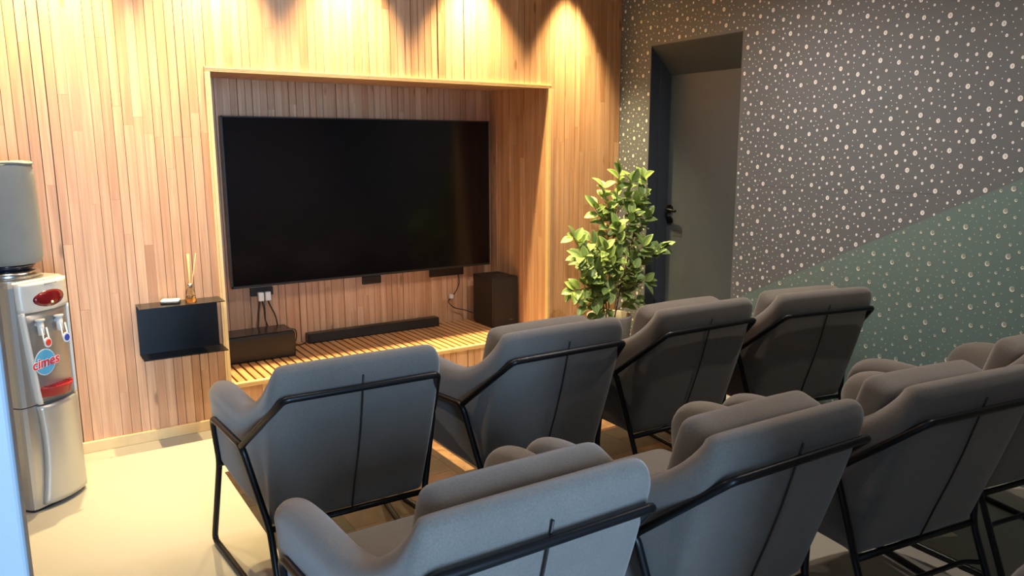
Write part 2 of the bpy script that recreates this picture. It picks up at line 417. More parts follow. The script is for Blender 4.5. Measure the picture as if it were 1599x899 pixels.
mb.hexa([(0.0, DY0+.004, DZ-.004), (0.0, DY0+.004, DZ), (0.0, DY1-.004, DZ-.004), (0.0, DY1-.004, DZ), (DD, DY0+.004, DZI), (DD, DY0+.004, DZ), (DD, DY1-.004, DZI), (DD, DY1-.004, DZ)])
struct(mb.build('trim_2', M['reveal']))
mb = MB(); mb.box(DD, DD+.04, DY0, DY1-.008, 0.005, DZI+.05)
d1 = struct(mb.build('door_1', M['doorpaint']))
rx = Matrix.Rotation(-PI/2, 4, 'Y')   # disc normal to -x
hb = MB(); hb.disc((DD, -.332, 1.052), .027, rx, th=.009); hb.tube([(DD-.009, -.332, 1.052), (DD-.045, -.332, 1.052), (DD-.047, -.425, 1.043)], .009, fillet=.012)
hb.build('door_handle', M['blackmetal'], d1)
hb = MB(); hb.disc((DD, -.334, .975), .026, rx, th=.009); hb.disc((DD-.009, -.334, .975), .008, rx, th=.004); hb.build('key_escutcheon', M['blackmetal'], d1)
hb = MB(); hb.box(DD-.0012, DD, -.45, -.37, .87, .915); hb.build('handle_shadow', simple('patch', (.060, .064, .066), .6), d1)  # shadow of the handle, painted on the door leaf as a darker patch

# ------------------------------------------------------------------ slatted wood wall with niche
NX0, NX1, NZ0, NZ1, ND = -2.685, -.602, .222, 1.836, .70
BX0, BX1 = NX0+.013, NX1-.013
NZB = 1.862                              # the soffit rises a little towards the back
def tones(): return (R.random(), R.random()**1.5, R.random())
def cuts(z0, z1, lo=.45, hi=1.6):
    zs = [z0]; z = z0+R.uniform(.15, hi)
    while z < z1-.12: zs.append(z); z += R.uniform(lo, hi)
    return zs+[z1]
def board_run(mb, P0, du, dn, width, z0, z1, hole=None, pitch=.043):
    """vertical boards from P0 along du, fronts facing dn; hole=(u0,u1,z0,z1)"""
    P0, du, dn = Vector(P0), Vector(du), Vector(dn); u = 0
    while u < width-.004:
        pw = min(pitch*R.choice([1, 1, 1, 1, .98, 1.03]), width-u)
        if width-(u+pw) < .012: pw = width-u
        wide = R.random() < .28
        g = R.choice([.0006, .0015, .003, .0045, .003, .004]) if not wide else .0004
        d = R.choice([0, .0, .0012, .003, .005]) if not wide else .0
        segs = [(z0, z1)]
        if hole and u+pw > hole[0]+.0001 and u < hole[1]-.0001:
            a0, a1 = u, u+pw
            if u < hole[0]: pass
            segs = [(z0, hole[2]), (hole[3], z1)]
        for s0, s1 in segs:
            if s1-s0 < .01: continue
            cs = cuts(s0, s1)
            for c0, c1 in zip(cs, cs[1:]):
                A = P0+du*(u+g/2); B = P0+du*(u+pw-g/2); t = tones()
                pts = []
                for q, in ((A,), (B,)):
                    for k in (-.012, 0.0):       # back, front
                        for z in (c0+.0003, c1-.0003):
                            pts.append(q+dn*(k-d)+Vector((0, 0, z)))
                mb.hexa(pts, 0, t)
        u += pw
mb = MB()
u0, u1 = NX0-XL, NX1-XL
board_run(mb, (XL, 0, 0), (1, 0, 0), (0, -1, 0), u0, .0, CEIL)
board_run(mb, (NX0, 0, 0), (1, 0, 0), (0, -1, 0), NX1-NX0, 0, CEIL, (0, NX1-NX0, NZ0, NZ1))
board_run(mb, (NX1, 0, 0), (1, 0, 0), (0, -1, 0), -.002-NX1, 0, CEIL)
wb = struct(mb.build('wall_back', M['slat']))
mb = MB()   # dark backing behind the board joints
mb.box(XL, NX0-.0, .0125, .1, 0, CEIL); mb.box(NX1, 0, .0125, .1, 0, CEIL); mb.box(NX0, NX1, .0125, .1, 0, NZ0-.03); mb.box(NX0, NX1, .0125, .1, NZ1+.03, CEIL)
mb.box(BX0-.3, BX1+.3, ND+.0125, ND+.1, 0, NZ1+.2)
b2 = mb.build('backing_board', M['gap'], wb)
# niche lining
mb = MB(); board_run(mb, (BX0, ND, 0), (1, 0, 0), (0, -1, 0), BX1-BX0, NZ0-.02, NZB+.01); struct(mb.build('wall_niche_back', M['slat']))
for nm, a, b_ in (('wall_niche_left', (NX0+.012, .012), (BX0, ND)), ('wall_niche_right', (NX1-.012, .012), (BX1, ND))):
    v = Vector((b_[0]-a[0], b_[1]-a[1], 0)); L = v.length; v.normalize()
    n_ = Vector((-v.y, v.x, 0));
    if (n_.x > 0) != (nm.endswith('left')): n_ = -n_
    mb = MB(); board_run(mb, (a[0], a[1], 0), v, n_, L, NZ0-.02, NZB+.004)
    A = Vector((*a, 0))-n_*.013; B = Vector((*b_, 0))-n_*.013
    o_ = struct(mb.build(nm, M['slat']))
    mb = MB(); mb.hexa([A+Vector((0, 0, NZ0-.02)), A+Vector((0, 0, NZ1)), A-n_*.02+Vector((0, 0, NZ0-.02)), A-n_*.02+Vector((0, 0, NZ1)), B+Vector((0, 0, NZ0-.02)), B+Vector((0, 0, NZ1)), B-n_*.02+Vector((0, 0, NZ0-.02)), B-n_*.02+Vector((0, 0, NZ1))])
    mb.build('backing_board', M['gap'], o_)
def slab_run(mb, z0, z1, pitch, gap, rise=0):
    x = NX0+.014
    while x < NX1-.02:
        x1 = min(x+pitch-gap, NX1-.014)
        t = tones()
        mb.hexa([(x, .012, z0), (x, .012, z1), (x, ND, z0+rise), (x, ND, z1+rise), (x1, .012, z0), (x1, .012, z1), (x1, ND, z0+rise), (x1, ND, z1+rise)], 0, t)
        x += pitch
mb = MB(); slab_run(mb, NZ0-.018, NZ0, .0475, .0125); o_ = struct(mb.build('wall_niche_deck', M['deck']))
mb = MB(); mb.box(NX0, NX1, .0126, ND+.012, NZ0-.05, NZ0-.016); mb.build('backing_board', M['gap'], o_)
mb = MB(); slab_run(mb, NZ1-.0, NZ1+.012, .0475, .003, NZB-NZ1); o_ = struct(mb.build('wall_niche_soffit', M['soffit']))
mb = MB(); mb.box(NX0, NX1, .0126, ND+.012, NZB+.014, NZB+.05); mb.build('backing_board', M['gap'], o_)
# moulded pine edging round the niche
mb = MB()
ex = [(NX0-.012, NX1+.012, NZ1-.004, NZ1+.018), (NX0-.012, NX1+.0, NZ0-.018, NZ0+.004)]
for x0, x1, z0, z1 in ex:
    mb.box(x0, x1, -.016, .014, z0, z1)
    for k in (1, 2): zc = z0+(z1-z0)*k/3; mb.box(x0, x1, -.0168, -.0155, zc-.0009, zc+.0009, 1)
for x0, x1 in ((NX0-.012, NX0+.014), (NX1-.012, NX1+.006)):
    mb.box(x0, x1, -.0155, .014, NZ0-.018, NZ1)
    mb.box(x0+.008, x0+.0095, -.0163, -.015, NZ0-.018, NZ1, 1)
struct(mb.build('trim_3', [M['trim'], M['trim_groove']]))
mb = MB(); mb.box(XL, -.0, -.016, -.0003, 0, .055); struct(mb.build('baseboard_back', M['trim'], bevel=.003))

# ------------------------------------------------------------------ ceiling spots
def spot(i, x, y, power, col, size, blend, label, group, first=[None]):
    t = thing('ceiling_spotlight', label, 'spotlight', (x, y, CEIL), 0, group)
    mb = MB(); mb.lathe([(.030, -.004), (.046, -.006), (.048, 0)], n=24); mb.lathe([(.030, -.004), (.027, -.001)], n=24); mb.build('trim_ring', M['white'], t)
    mb = MB(); mb.disc((0, 0, -.0022), .027, th=.001); mb.build('lens', M['lens'], t)
    l = bpy.data.lights.new('spot_lamp', 'SPOT'); l.energy = power; l.color = col; l.spot_size = math.radians(size); l.spot_blend = blend; l.shadow_soft_size = .022
    o = bpy.data.objects.new('spot_lamp', l); C.objects.link(o); o.location = (x, y, CEIL-.012)
    return t
for i, (x, y) in enumerate(WALL_SPOTS):
    spot(i, x, y, SPOT_P, WARM, 62 if i == 4 else 76, .95, 'recessed ceiling spotlight washing the slatted wood wall', 'spotlights washing the wood wall')
for i, (x, y, pf, tn) in enumerate(ROOM_SPOTS):
    spot(i, x, y, ROOM_P*pf, (WARM2, (1, .90, .80))[tn], 150, 1, 'recessed ceiling spotlight above the armchairs', 'spotlights above the armchairs')

# ------------------------------------------------------------------ patchwork rug
mb = MB(); RX0, RX1, RY0, RY1 = -2.86, -.22, -2.28, -.62
nx, ny = 9, 6; px_, py_ = (RX1-RX0)/nx, (RY1-RY0)/ny
for i in range(nx):
    for j in range(ny):
        x0, y0 = RX0+i*px_, RY0+j*py_; g = .0006
        sp_ = R.random() < .35; t = (R.random()**1.3, R.random()*.85, R.random())
        if sp_:
            mb.box(x0+g, x0+px_-g, y0+g, y0+py_*.5-g, 0, .0045, 0, t); mb.box(x0+g, x0+px_-g, y0+py_*.5+g, y0+py_-g, 0, .0045, 0, (R.random(), R.random()*.85, R.random()))
        else: mb.box(x0+g, x0+px_-g, y0+g, y0+py_-g, 0, .0045, 0, t)
mb.box(-1.94, -1.89, -1.22, -.70, .0045, .0050, 0, (1, 1, .3))
mb.box(-1.13, -.96, -1.15, -.86, .0045, .0050, 0, (1, .95, .6))
tag(mb.build('patchwork_rug', M['hide']), 'dark brown leather patchwork rug under the front row of armchairs', 'rug')

# ------------------------------------------------------------------ armchair
def chair_proto():
    t = thing('armchair', 'x', 'armchair')
    half = [ # (To, Bo, inward dir, thickness)
        ((.318, .300, .585), (.306, .262, .400), (1, 0), .060, .004),
        ((.329, .275, .625), (.316, .245, .362), (1, 0), .080, .012),
        ((.335, .20, .652), (.308, .19, .345), (1, 0), .088, .016),
        ((.330, .07, .662), (.290, .05, .315), (1, 0), .088, .016),
        ((.318, -.09, .648), (.268, -.09, .302), (1, .05), .088, .016),
        ((.304, -.20, .672), (.258, -.160, .295), (1, .15), .088, .016),
        ((.283, -.295, .738), (.253, -.200, .290), (1, .5), .090, .016),
        ((.276, -.365, .806), (.260, -.214, .288), (.7, .7), .092, .014),
        ((.256, -.402, .828), (.254, -.230, .288), (.12, 1), .092, .014),
        ((.170, -.402, .828), (.170, -.232, .288), (0, 1), .092, .014),
        ((0, -.405, .830), (0, -.236, .288), (0, 1), .092, .014)]
    st = []
    for side in (-1, 1):
        seq = half if side == -1 else half[-2::-1]
        for To, Bo, n_, th, cr in seq:
            To = Vector((To[0]*side, To[1], To[2])); Bo = Vector((Bo[0]*side, Bo[1], Bo[2]))
            n_ = Vector((-side*n_[0], n_[1], 0)).normalized()*th; z = Vector((0, 0, cr))
            L = lambda k: Bo.lerp(To, k)
            bulge = -n_.normalized()*.006
            st.append([Bo, L(.04), L(.35)+bulge*.7, L(.68)+bulge, L(.80)+bulge*.2, L(.93)+bulge*1.2, To+n_*.22+z, To+n_*.72+z*.85, L(.94)+n_, L(.6)+n_, L(.25)+n_, Bo+n_])
    k = len(st[0]); vs = [p for s_ in st for p in s_]; fs = []
    for i in range(len(st)-1):
        for q in range(k): fs.append((i*k+q, i*k+(q+1) % k, (i+1)*k+(q+1) % k, (i+1)*k+q))
    for i0, sgn in ((0, 1), ((len(st)-1)*k, -1)):   # rounded front ends
        ring = [vs[i0+q] for q in range(k)]; cen = sum(ring, Vector())/k; o2 = len(vs)
        vs += [cen+(p-cen)*.72+Vector((0, .018, 0)) for p in ring]
        for q in range(k): fs.append((i0+q, i0+(q+1) % k, o2+(q+1) % k, o2+q))
        vs.append(cen+Vector((0, .024, 0)))
        for q in range(k): fs.append((o2+q, o2+(q+1) % k, len(vs)-1))
    mb = MB(); mb.add(vs, fs, 0, (0, 0, 0), True); mb.build('shell', M['fabric'], t, sub=2)
    mb = MB(); mb.rbox((0, .03, .335), (.47, .46, .085), .02, n=6); mb.build('seat_base', M['fabric'], t)
    mb = MB(); mb.rbox((0, .065, .430), (.465, .49, .135), .040, n=10, puff=.018); mb.build('seat_cushion', M['fabric'], t, sub=1)
    ang = math.atan2(.17, .54)
    mt = Matrix.Rotation(ang, 4, 'X')
    mb = MB(); mb.rbox((.008, -.175, .622), (.445, .115, .40), .034, n=10, puff=.008, mtx=mt); mb.build('back_cushion', M['fabric'], t, sub=1)
    # centre seam of the outer back
    def yback(z): return -.236-(z-.288)/(.830-.288)*(.405-.236)-.0045
    pts = [(0.000, yback(.785)-.004, .785), (0.002, yback(.70)-.006, .70), (.004, yback(.6)-.008, .60), (.003, yback(.5)-.007, .50), (0, yback(.4)-.004, .40), (0, yback(.30), .296)]
    mb = MB(); mb.tube(pts, .0028, n=6); mb.build('seam', M['cable'], t)
    # black tube frame
    a, j, k_, f, p, r, b_ = (.335, .200, .532), (.322, -.196, .560), (.318, .222, .360), (.334, .346, .011), (.262, -.236, .286), (.263, -.349, .011), (.241, -.406, .750)
    for s_ in (-1, 1):
        q = lambda v: (v[0]*s_, v[1], v[2])
        mb = MB(); mb.tube([q(a), q(k_), q(f), q(r), q(p), q(j)], .011, closed=True, fillet=.035, n=10); mb.build('side_frame', M['blackmetal'], t)
    mb = MB(); mb.tube([(-j[0], j[1], j[2]), (-b_[0], b_[1], b_[2]), b_, j], .0105, fillet=.02); mb.build('back_rail', M['blackmetal'], t)
    mb = MB(); mb.tube([(-p[0], p[1], p[2]), p], .010); mb.build('lower_rail', M['blackmetal'], t)
    sp = tuple(p[i]+(r[i]-p[i])*.42 for i in range(3))
    mb = MB(); mb.tube([(-sp[0], sp[1], sp[2]), (-sp[0]+.05, sp[1]+.03, sp[2]), (sp[0]-.05, sp[1]+.03, sp[2]), sp], .008, fillet=.03); mb.build('stretcher', M['blackmetal'], t)
    mb = MB(); mb.tube([(-.322, .222, .350), (.322, .222, .350)], .009); mb.build('front_rail', M['blackmetal'], t)
    return t
CH = [
 (-2.716, -1.608, -.027, 'grey upholstered armchair at the left end of the front row, nearest the water dispenser', 'front'),
 (-1.970, -1.632, -.005, 'grey armchair second from the left in the front row, before the long slatted bench', 'front'),
 (-1.260, -1.641, -.023, 'grey armchair third from the left in the front row, in front of the dark door', 'front'),
 (-.554, -1.736, -.191, 'grey armchair at the right end of the front row, beside the droplet wallpaper', 'front'),
 (-2.783, -2.644, -.009, 'grey armchair at the left end of the second row, left arm and cushion in view', 'second'),
 (-2.076, -2.660, -.025, 'grey armchair second from the left in the second row, at the bottom centre right', 'second'),
 (-1.333, -2.731, -.135, 'grey armchair third from the left in the second row, reaching the right picture edge', 'second'),
 (-.585, -2.72, -.15, 'grey armchair at the far right of the second row, mostly hidden, against the green wallpaper', 'second'),
 (-1.60, -3.74, 0, 'grey armchair of the rear row, only its arm showing in the bottom right corner', None)]
proto = chair_proto()
for i, (x, y, a, lab, g) in enumerate(CH):
    o = proto if i == 0 else copy_tree(proto)
    z = .0048 if i < 4 else .0002
    o.location = (x, y, z); o.rotation_euler = (0, 0, a); o['label'] = lab
    if 'group' in o.keys(): del o['group']
    if g: o['group'] = 'armchairs of the %s row' % g
    if i == 0:
        for ch in o.children:
            if ch.name.startswith('back_cushion'): ch.location = (0, .05, -.07); c1 = ch
    if i > 0:
        dx = {4: .035, 5: .02, 6: -.03}.get(i, 0)
        for ch in [x for x in bpy.data.objects if x.parent == o and x.name.startswith('back_cushion')]: ch.location = (dx, -.01 if i > 3 else 0, 0)

# ------------------------------------------------------------------ television in the niche
t = thing('television', 'large black flat screen television mounted in the wooden niche', 'television', (-1.592, .60, .60))
TW, TH = .905, .508; tz = 1.137-.60
mb = MB(); mb.box(-TW, TW, .004, .045, tz-TH, tz+TH); mb.build('housing', M['blackplastic'], t, bevel=.004)
mb = MB(); mb.box(-TW+.008, TW-.008, .0005, .0045, tz-TH+.014, tz+TH-.008); mb.build('screen', M['screen'], t)
mb = MB()
for x0, x1, z0, z1 in ((-TW, TW, tz-TH, tz-TH+.013), (-TW, TW, tz+TH-.007, tz+TH), (-TW, -TW+.007, tz-TH, tz+TH), (TW-.007, TW, tz-TH, tz+TH)): mb.box(x0, x1, -.003, .006, z0, z1)
mb.build('bezel', simple('bezel_metal', (.05, .047, .045), .35, .6), t)
mb = MB(); mb.box(-.3, .3, .045, .098, tz-.2, tz+.2); mb.build('wall_mount', M['blackmetal'], t)

# wall boxes below the television
def wbox(x0, x1, z0, z1, lab):
    t = thing('wall_socket', lab, 'socket', ((x0+x1)/2, ND, (z0+z1)/2)); w_, h_ = (x1-x0)/2, (z1-z0)/2
    mb = MB(); mb.box(-w_, w_, -.022, -.0005, -h_, h_); mb.build('plate', M['blackmatte'], t, bevel=.003)
    mb = MB(); mb.box(-w_*.86, w_*.86, -.0235, -.022, -h_*.55, h_*.55); mb.build('insert', simple('insert_black', (.035, .02, .015), .3), t)
    return t
wbox(-2.37, -2.233, .557, .607, 'black wall socket strip under the left end of the television, with white plugs')
wbox(-1.635, -1.503, .560, .612, 'small black wall socket strip under the middle of the television')
wbox(-1.13, -.862, .562, .628, 'wide black wall socket strip under the right end of the television')
for x, lab in ((-2.318, 'white power plug in the left socket strip, the left one of two'), (-2.275, 'white power plug in the left socket strip, the right one of two')):
    mb = MB(); mb.box(x-.017, x+.017, ND-.062, ND-.0236, .528, .585); tag(mb.build('power_plug', M['whiteplastic'], bevel=.006), lab, 'plug', 'white plugs in the left socket strip')
for pts, lab in (
    ([(-2.325, ND-.05, .530), (-2.335, ND-.05, .47), (-2.345, ND-.07, .42), (-2.36, ND-.10, .375)], 'black cable hanging from the white plugs to the box, leftmost of three'),
    ([(-2.310, ND-.045, .530), (-2.300, ND-.055, .47), (-2.305, ND-.06, .42), (-2.300, ND-.10, .375)], 'black cable hanging from the white plugs to the box, middle of three'),
    ([(-2.275, ND-.045, .530), (-2.262, ND-.045, .49), (-2.235, ND-.05, .43), (-2.24, ND-.10, .375)], 'black cable hanging from the white plugs to the box, rightmost of three')):
    mb = MB(); mb.tube(pts, .0045, fillet=.03, n=7); tag(mb.build('power_cable', M['cable']), lab, 'cable', 'cables above the black box')
mb = MB(); mb.tube([(-.905, ND-.02, .562), (-.895, ND-.02, .50), (-.93, ND-.025, .44), (-.97, ND-.025, .405), (-1.0, ND-.03, .375), (-.955, ND-.035, .325), (-.86, ND-.04, .30), (-.838, .56, .285)], .0035, fillet=.04, n=7)
cb_ = tag(mb.build('speaker_cable', M['cable']), 'thin dark cable from the right socket strip to the subwoofer', 'cable')
mb = MB(); mb.box(-.985, -.955, ND-.036, ND-.014, .395, .425); mb.build('connector', M['whiteplastic'], cb_, bevel=.004)
mb = MB(); mb.tube([(-2.165, .60, .345), (-2.12, .62, .33), (-2.115, .63, .27), (-2.15, .60, .232), (-2.09, .62, .2265), (-2.052, .65, .2265)], .0035, fillet=.03, n=7)
tag(mb.build('soundbar_cable', M['cable']), 'looped black cable between the black box and the soundbar', 'cable')

# black metal box
t = thing('equipment_box', 'low black metal equipment box at the left end of the slatted bench', 'box', (-2.388, .377, NZ0))
mb = MB(); mb.box(-.205, .190, 0, .215, .0005, .158)
mb.build('body', simple('black_gloss', (.010, .010, .010), .35), t, bevel=.014)
mb = MB(); mb.box(-.198, .183, .018, .205, .1582, .1600); mb.build('lid', simple('black_lid', (.016, .014, .012), .24, .3), t)
# soundbar
t = thing('soundbar', 'long black soundbar lying on the slatted bench below the television', 'soundbar', (-1.574, .61, NZ0), math.radians(-.6))
mb = MB(); mb.box(-.470, .470, 0, .072, .0005, .064); mb.build('body', M['blackplastic'], t, bevel=.008)
mb = MB(); mb.box(-.455, .455, -.0012, .0006, .008, .056); mb.build('grille', M['cloth_black'], t)
mb = MB(); mb.box(-.12, .10, .02, .045, .0642, .0650); mb.build('control_strip', M['blackmatte'], t)
# subwoofer
t = thing('subwoofer', 'tall black subwoofer standing at the right end of the slatted bench', 'speaker', (-.835, .325, NZ0))
mb = MB(); mb.box(0, .212, 0, .265, .008, .354); mb.build('cabinet', simple('sub_black', (.020, .016, .014), .55, noise=.15, nscale=80), t, bevel=.006)
mb = MB(); mb.box(.008, .204, -.004, .001, .016, .344); mb.build('grille', M['cloth_black'], t)
mb = MB(); mb.box(.135, .165, -.0052, -.0038, .048, .053); mb.build('badge', simple('badge_grey', (.12, .11, .10), .4), t)
mb = MB(); mb.box(.075, .195, .03, .135, .3542, .3556); mb.build('top_panel', M['blackplastic'], t)
for fx, fy in ((.02, .02), (.195, .02), (.02, .245), (.195, .245)):
    mb = MB(); mb.disc((fx, fy, .0003), .012, th=.009, n=16); mb.build('foot', M['blackmatte'], t)

# ------------------------------------------------------------------ wall shelf and what stands on it
t = thing('wall_shelf', 'small black metal wall shelf between water dispenser and niche', 'shelf', (-2.90, 0, .45))
mb = MB()
SX0, SX1 = -.195, .195
mb.box(SX0, SX1, -.150, -.001, .252, .256)
mb.build('top_plate', simple('shelf_black', (.020, .018, .017), .28, .5), t)
mb = MB(); mb.box(SX0, SX1, -.150, -.001, 0, .004); mb.build('bottom_plate', M['blackmetal'], t)
mb = MB(); mb.box(SX0, SX1-.012, -.016, -.012, .004, .252); mb.build('back_plate', M['blackmetal'], t)
t = thing('remote_control', 'small white remote lying on the black wall shelf', 'remote', (-2.945, -.070, .7062), -.35)
mb = MB(); mb.rbox((0, 0, .005), (.088, .056, .010), .005, n=6); mb.build('base', M['blackplastic'], t)
mb = MB(); mb.rbox((0, 0, .015), (.084, .052, .012), .006, n=8); mb.build('cover', M['whiteplastic'], t)
mb = MB(); mb.box(-.02, .02, .008, .015, .0210, .0214); mb.build('display', simple('display_grey', (.22, .25, .2), .3), t)
t = thing('reed_diffuser', 'glass reed diffuser with amber oil on the black wall shelf', 'diffuser', (-2.853, -.085, .7062))
mb = MB(); mb.lathe([(0, .0002), (.025, .0004), (.026, .004), (.021, .055), (.013, .068), (.012, .076)], n=24); mb.build('bottle', M['glass'], t)
mb = MB(); mb.lathe([(0, .003), (.0235, .003), (.0215, .030), (0, .030)], n=24); mb.build('oil', M['amber'], t)
mb = MB(); mb.lathe([(0, .074), (.0145, .074), (.0145, .092), (.006, .093), (0, .093)], n=24); mb.build('collar', M['chrome'], t)
for k, (dx, dy) in enumerate(((.002, .004), (.006, -.003), (-.001, .008), (.040, .01), (.003, .012))):
    mb = MB(); mb.tube([(0, 0, .03), (dx*.3, dy*.3, .095), (dx, dy, .24)], .0013, n=6); mb.build('reed', M['reed'], t)

# ------------------------------------------------------------------ water dispenser
ux = Vector((.75, .66, 0)).normalized(); rzd = math.atan2(ux.y, ux.x)
WD = thing('water_dispenser', 'silver floor standing water dispenser at the left of the wood wall', 'water dispenser', (-3.60, -.61, 0), rzd)
W_, D_ = .275, .29
def bulge(x, amt=.030): q = (x-W_/2)/(W_/2); return -amt*(1-q*q)
def plan(amt, n=14):
    """plan outline of the body, convex at the front"""
    pts = []
    r_ = .018
    for i in range(n+1):
        x = W_*i/n; y = bulge(x, amt)
        if i == 0: pts += [(0, r_), (r_*.3, r_*.3+bulge(r_*.3, amt))]
        elif i == n: pts += [(W_-r_*.3, r_*.3+bulge(W_-r_*.3, amt)), (W_, r_)]
        else: pts.append((x, y))
    pts += [(W_, D_), (0, D_)]
    return pts
def prism(mb, pl, z0, z1, mi=0, topin=0):
    n = len(pl); cx, cy = W_/2, D_/2
    lv = [(z0, 0), (z1-(.02 if topin else 0), 0)]+([(z1-.006, topin*.4), (z1, topin)] if topin else [])
    vs = [(x+(cx-x)*k/ .14 if k else x, y+(cy-y)*k/.14 if k else y, z) for z, k in lv for x, y in pl]
    fs = []
    for l in range(len(lv)-1):
        for i in range(n): fs.append((l*n+i, l*n+(i+1) % n, (l+1)*n+(i+1) % n, (l+1)*n+i))
    fs += [tuple(range(n))[::-1], tuple(range((len(lv)-1)*n, len(lv)*n))]
    mb.add(vs, fs, mi)
mb = MB(); prism(mb, plan(.012), .012, .440); mb.build('lower_body', M['silver'], WD)
mb = MB(); prism(mb, [(x+(W_/2-x)*.04, y+.006) for x, y in plan(.012)], 0.0, .014); mb.build('plinth', M['blackmatte'], WD)
mb = MB(); prism(mb, plan(.012), .444, .945, topin=.012); ub = mb.build('upper_body', M['silver'], WD)
# lower door: curved panel with a swept left edge
def panel(mb, xl_f, xr_f, z0, z1, amt, th, nz=24, nx=14, mi=0, skip=None):
    idx = {}; vs, fs = [], []
    for side, dy in ((0, 0), (1, th)):
        for a in range(nz+1):
            z = z0+(z1-z0)*a/nz; l, r_ = xl_f(z), xr_f(z)
            for b in range(nx+1):
                x = l+(r_-l)*b/nx; e_ = 1-abs(2*b/nx-1)**6
                vs.append((x, bulge(x, amt)-.002-.006*e_*(1-side)+dy, z))
    n1 = (nz+1)*(nx+1); q = lambda s, a, b: s*n1+a*(nx+1)+b
    for s in (0, 1):
        for a in range(nz):
            for b in range(nx):
                f = (q(s, a, b), q(s, a, b+1), q(s, a+1, b+1), q(s, a+1, b)); fs.append(f if s == 0 else f[::-1])
    for a in range(nz):
        for b in (0, nx): fs.append((q(0, a, b), q(0, a+1, b), q(1, a+1, b), q(1, a, b)))
    for b in range(nx):
        for a in (0, nz): fs.append((q(0, a, b), q(0, a, b+1), q(1, a, b+1), q(1, a, b)))
    mb.add(vs, fs, mi, (0, 0, 0), True)
mb = MB(); panel(mb, lambda z: .034+.032*math.sin(PI*min(1, max(0, (z+.02)/.60))), lambda z: .262, .022, .436, .034, .02); mb.build('lower_door', simple('champagne_panel', (.50, .49, .45), .38, .55), WD)
# upper fascia: pearl frame round the recess
mb = MB()
def fl_(z): return .024+.034*(1-min(1, max(0, (z-.44)/.45)))**1.2
def fr_(z): return .256+.006*(z-.44)/.5
panel(mb, fl_, fr_, .822, .938, .034, .02, nz=8)
panel(mb, fl_, lambda z: fl_(z)+.017, .446, .824, .034, .03, nx=3)
panel(mb, lambda z: fr_(z)-.014, fr_, .446, .824, .034, .03, nx=3)
mb.build('fascia', M['pearl'], WD)
mb = MB(); panel(mb, lambda z: fl_(z)+.008, lambda z: .255, .448, .823, .022, .016, nz=6); mb.build('recess_back', M['silverdark'], WD)
rf = Matrix.Rotation(PI/2, 4, 'X')   # discs facing -y
mb = MB(); vs = []; nn = 36
for lay in (-.0065, -.0125):
    for rr_ in (1, .6, .25):
        for i in range(nn):
            a_ = 2*PI*i/nn; x = .150+.076*rr_*math.cos(a_); vs.append((x, bulge(x, .034)+(lay+(.004 if rr_ == 1 and lay < -.01 else 0)), .868+.033*rr_*math.sin(a_)))
fs = [(nn*r_+i, nn*r_+(i+1) % nn, nn*(r_+1)+(i+1) % nn, nn*(r_+1)+i) for r_ in (3, 4) for i in range(nn)]+[tuple(range(5*nn, 6*nn)), tuple(range(nn))[::-1]]+[(i, (i+1) % nn, 3*nn+(i+1) % nn, 3*nn+i) for i in range(nn)]
mb.add(vs, fs, 0, (0, 0, 0), True)
dw = mb.build('display_window', M['darkred'], WD)
mb = MB(); mb.disc((.152, bulge(.152, .034)-.0122, .852), .0045, rf, n=14, th=.0015); mb.build('indicator_light', M['led'], WD)
mb = MB(); mb.box(.125, .185, bulge(.155, .034)-.0098, bulge(.155, .034)-.0080, .9245, .9285); mb.build('nameplate', simple('nameplate_grey', (.33, .31, .28), .4), WD)
for x, pm, nm2 in ((.086, 'redp', 'hot'), (.176, 'bluep', 'cold')):
    mb = MB(); mb.tube([(x, -.020, .770), (x, -.047, .770)], .010, n=12); mb.tube([(x, -.044, .786), (x, -.046, .728)], .0125, n=14); mb.disc((x, -.044, .786), .018, n=18, th=.006)
    tp = mb.build('tap', M['clearp'], WD)
    mb = MB(); mb.tube([(x-.011, -.060, .758), (x-.013, -.068, .70), (x, -.072, .684), (x+.013, -.068, .70), (x+.011, -.060, .758)], .0030, n=6, fillet=.01)
    mb.disc((x, -.070, .700), .0165, rf, n=20, ry=.0205, th=.004); mb.build('lever', M['stickwhite'], tp)
    mb = MB(); mb.disc((x, -.0745, .700), .0115, rf, n=20, ry=.0135, th=.003); mb.build('lever_pad', M[pm], tp)
# drip tray
mb = MB(); pl = [(.064+.160*i/12, -.036-.050*math.sin(PI*i/12)) for i in range(13)]+[(.224, -.018), (.064, -.018)]
n_ = len(pl); vs = [(x, y, z) for z in (.470, .512) for x, y in pl]
vs = [(x if z > .5 else .144+(x-.144)*.93, y if z > .5 else y*.8, z) for x, y, z in vs]
mb.add(vs, [tuple(range(n_))[::-1], tuple(range(n_, 2*n_))]+[(i, (i+1) % n_, n_+(i+1) % n_, n_+i) for i in range(n_)])
mb.build('drip_tray', M['red'], WD, bevel=.004)
mb = MB()
for k in range(7): mb.box(.090+.017*k, .096+.017*k, -.060, -.026, .5122, .5140)
mb.build('tray_grate', simple('grate_red', (.13, .006, .01), .35), WD)
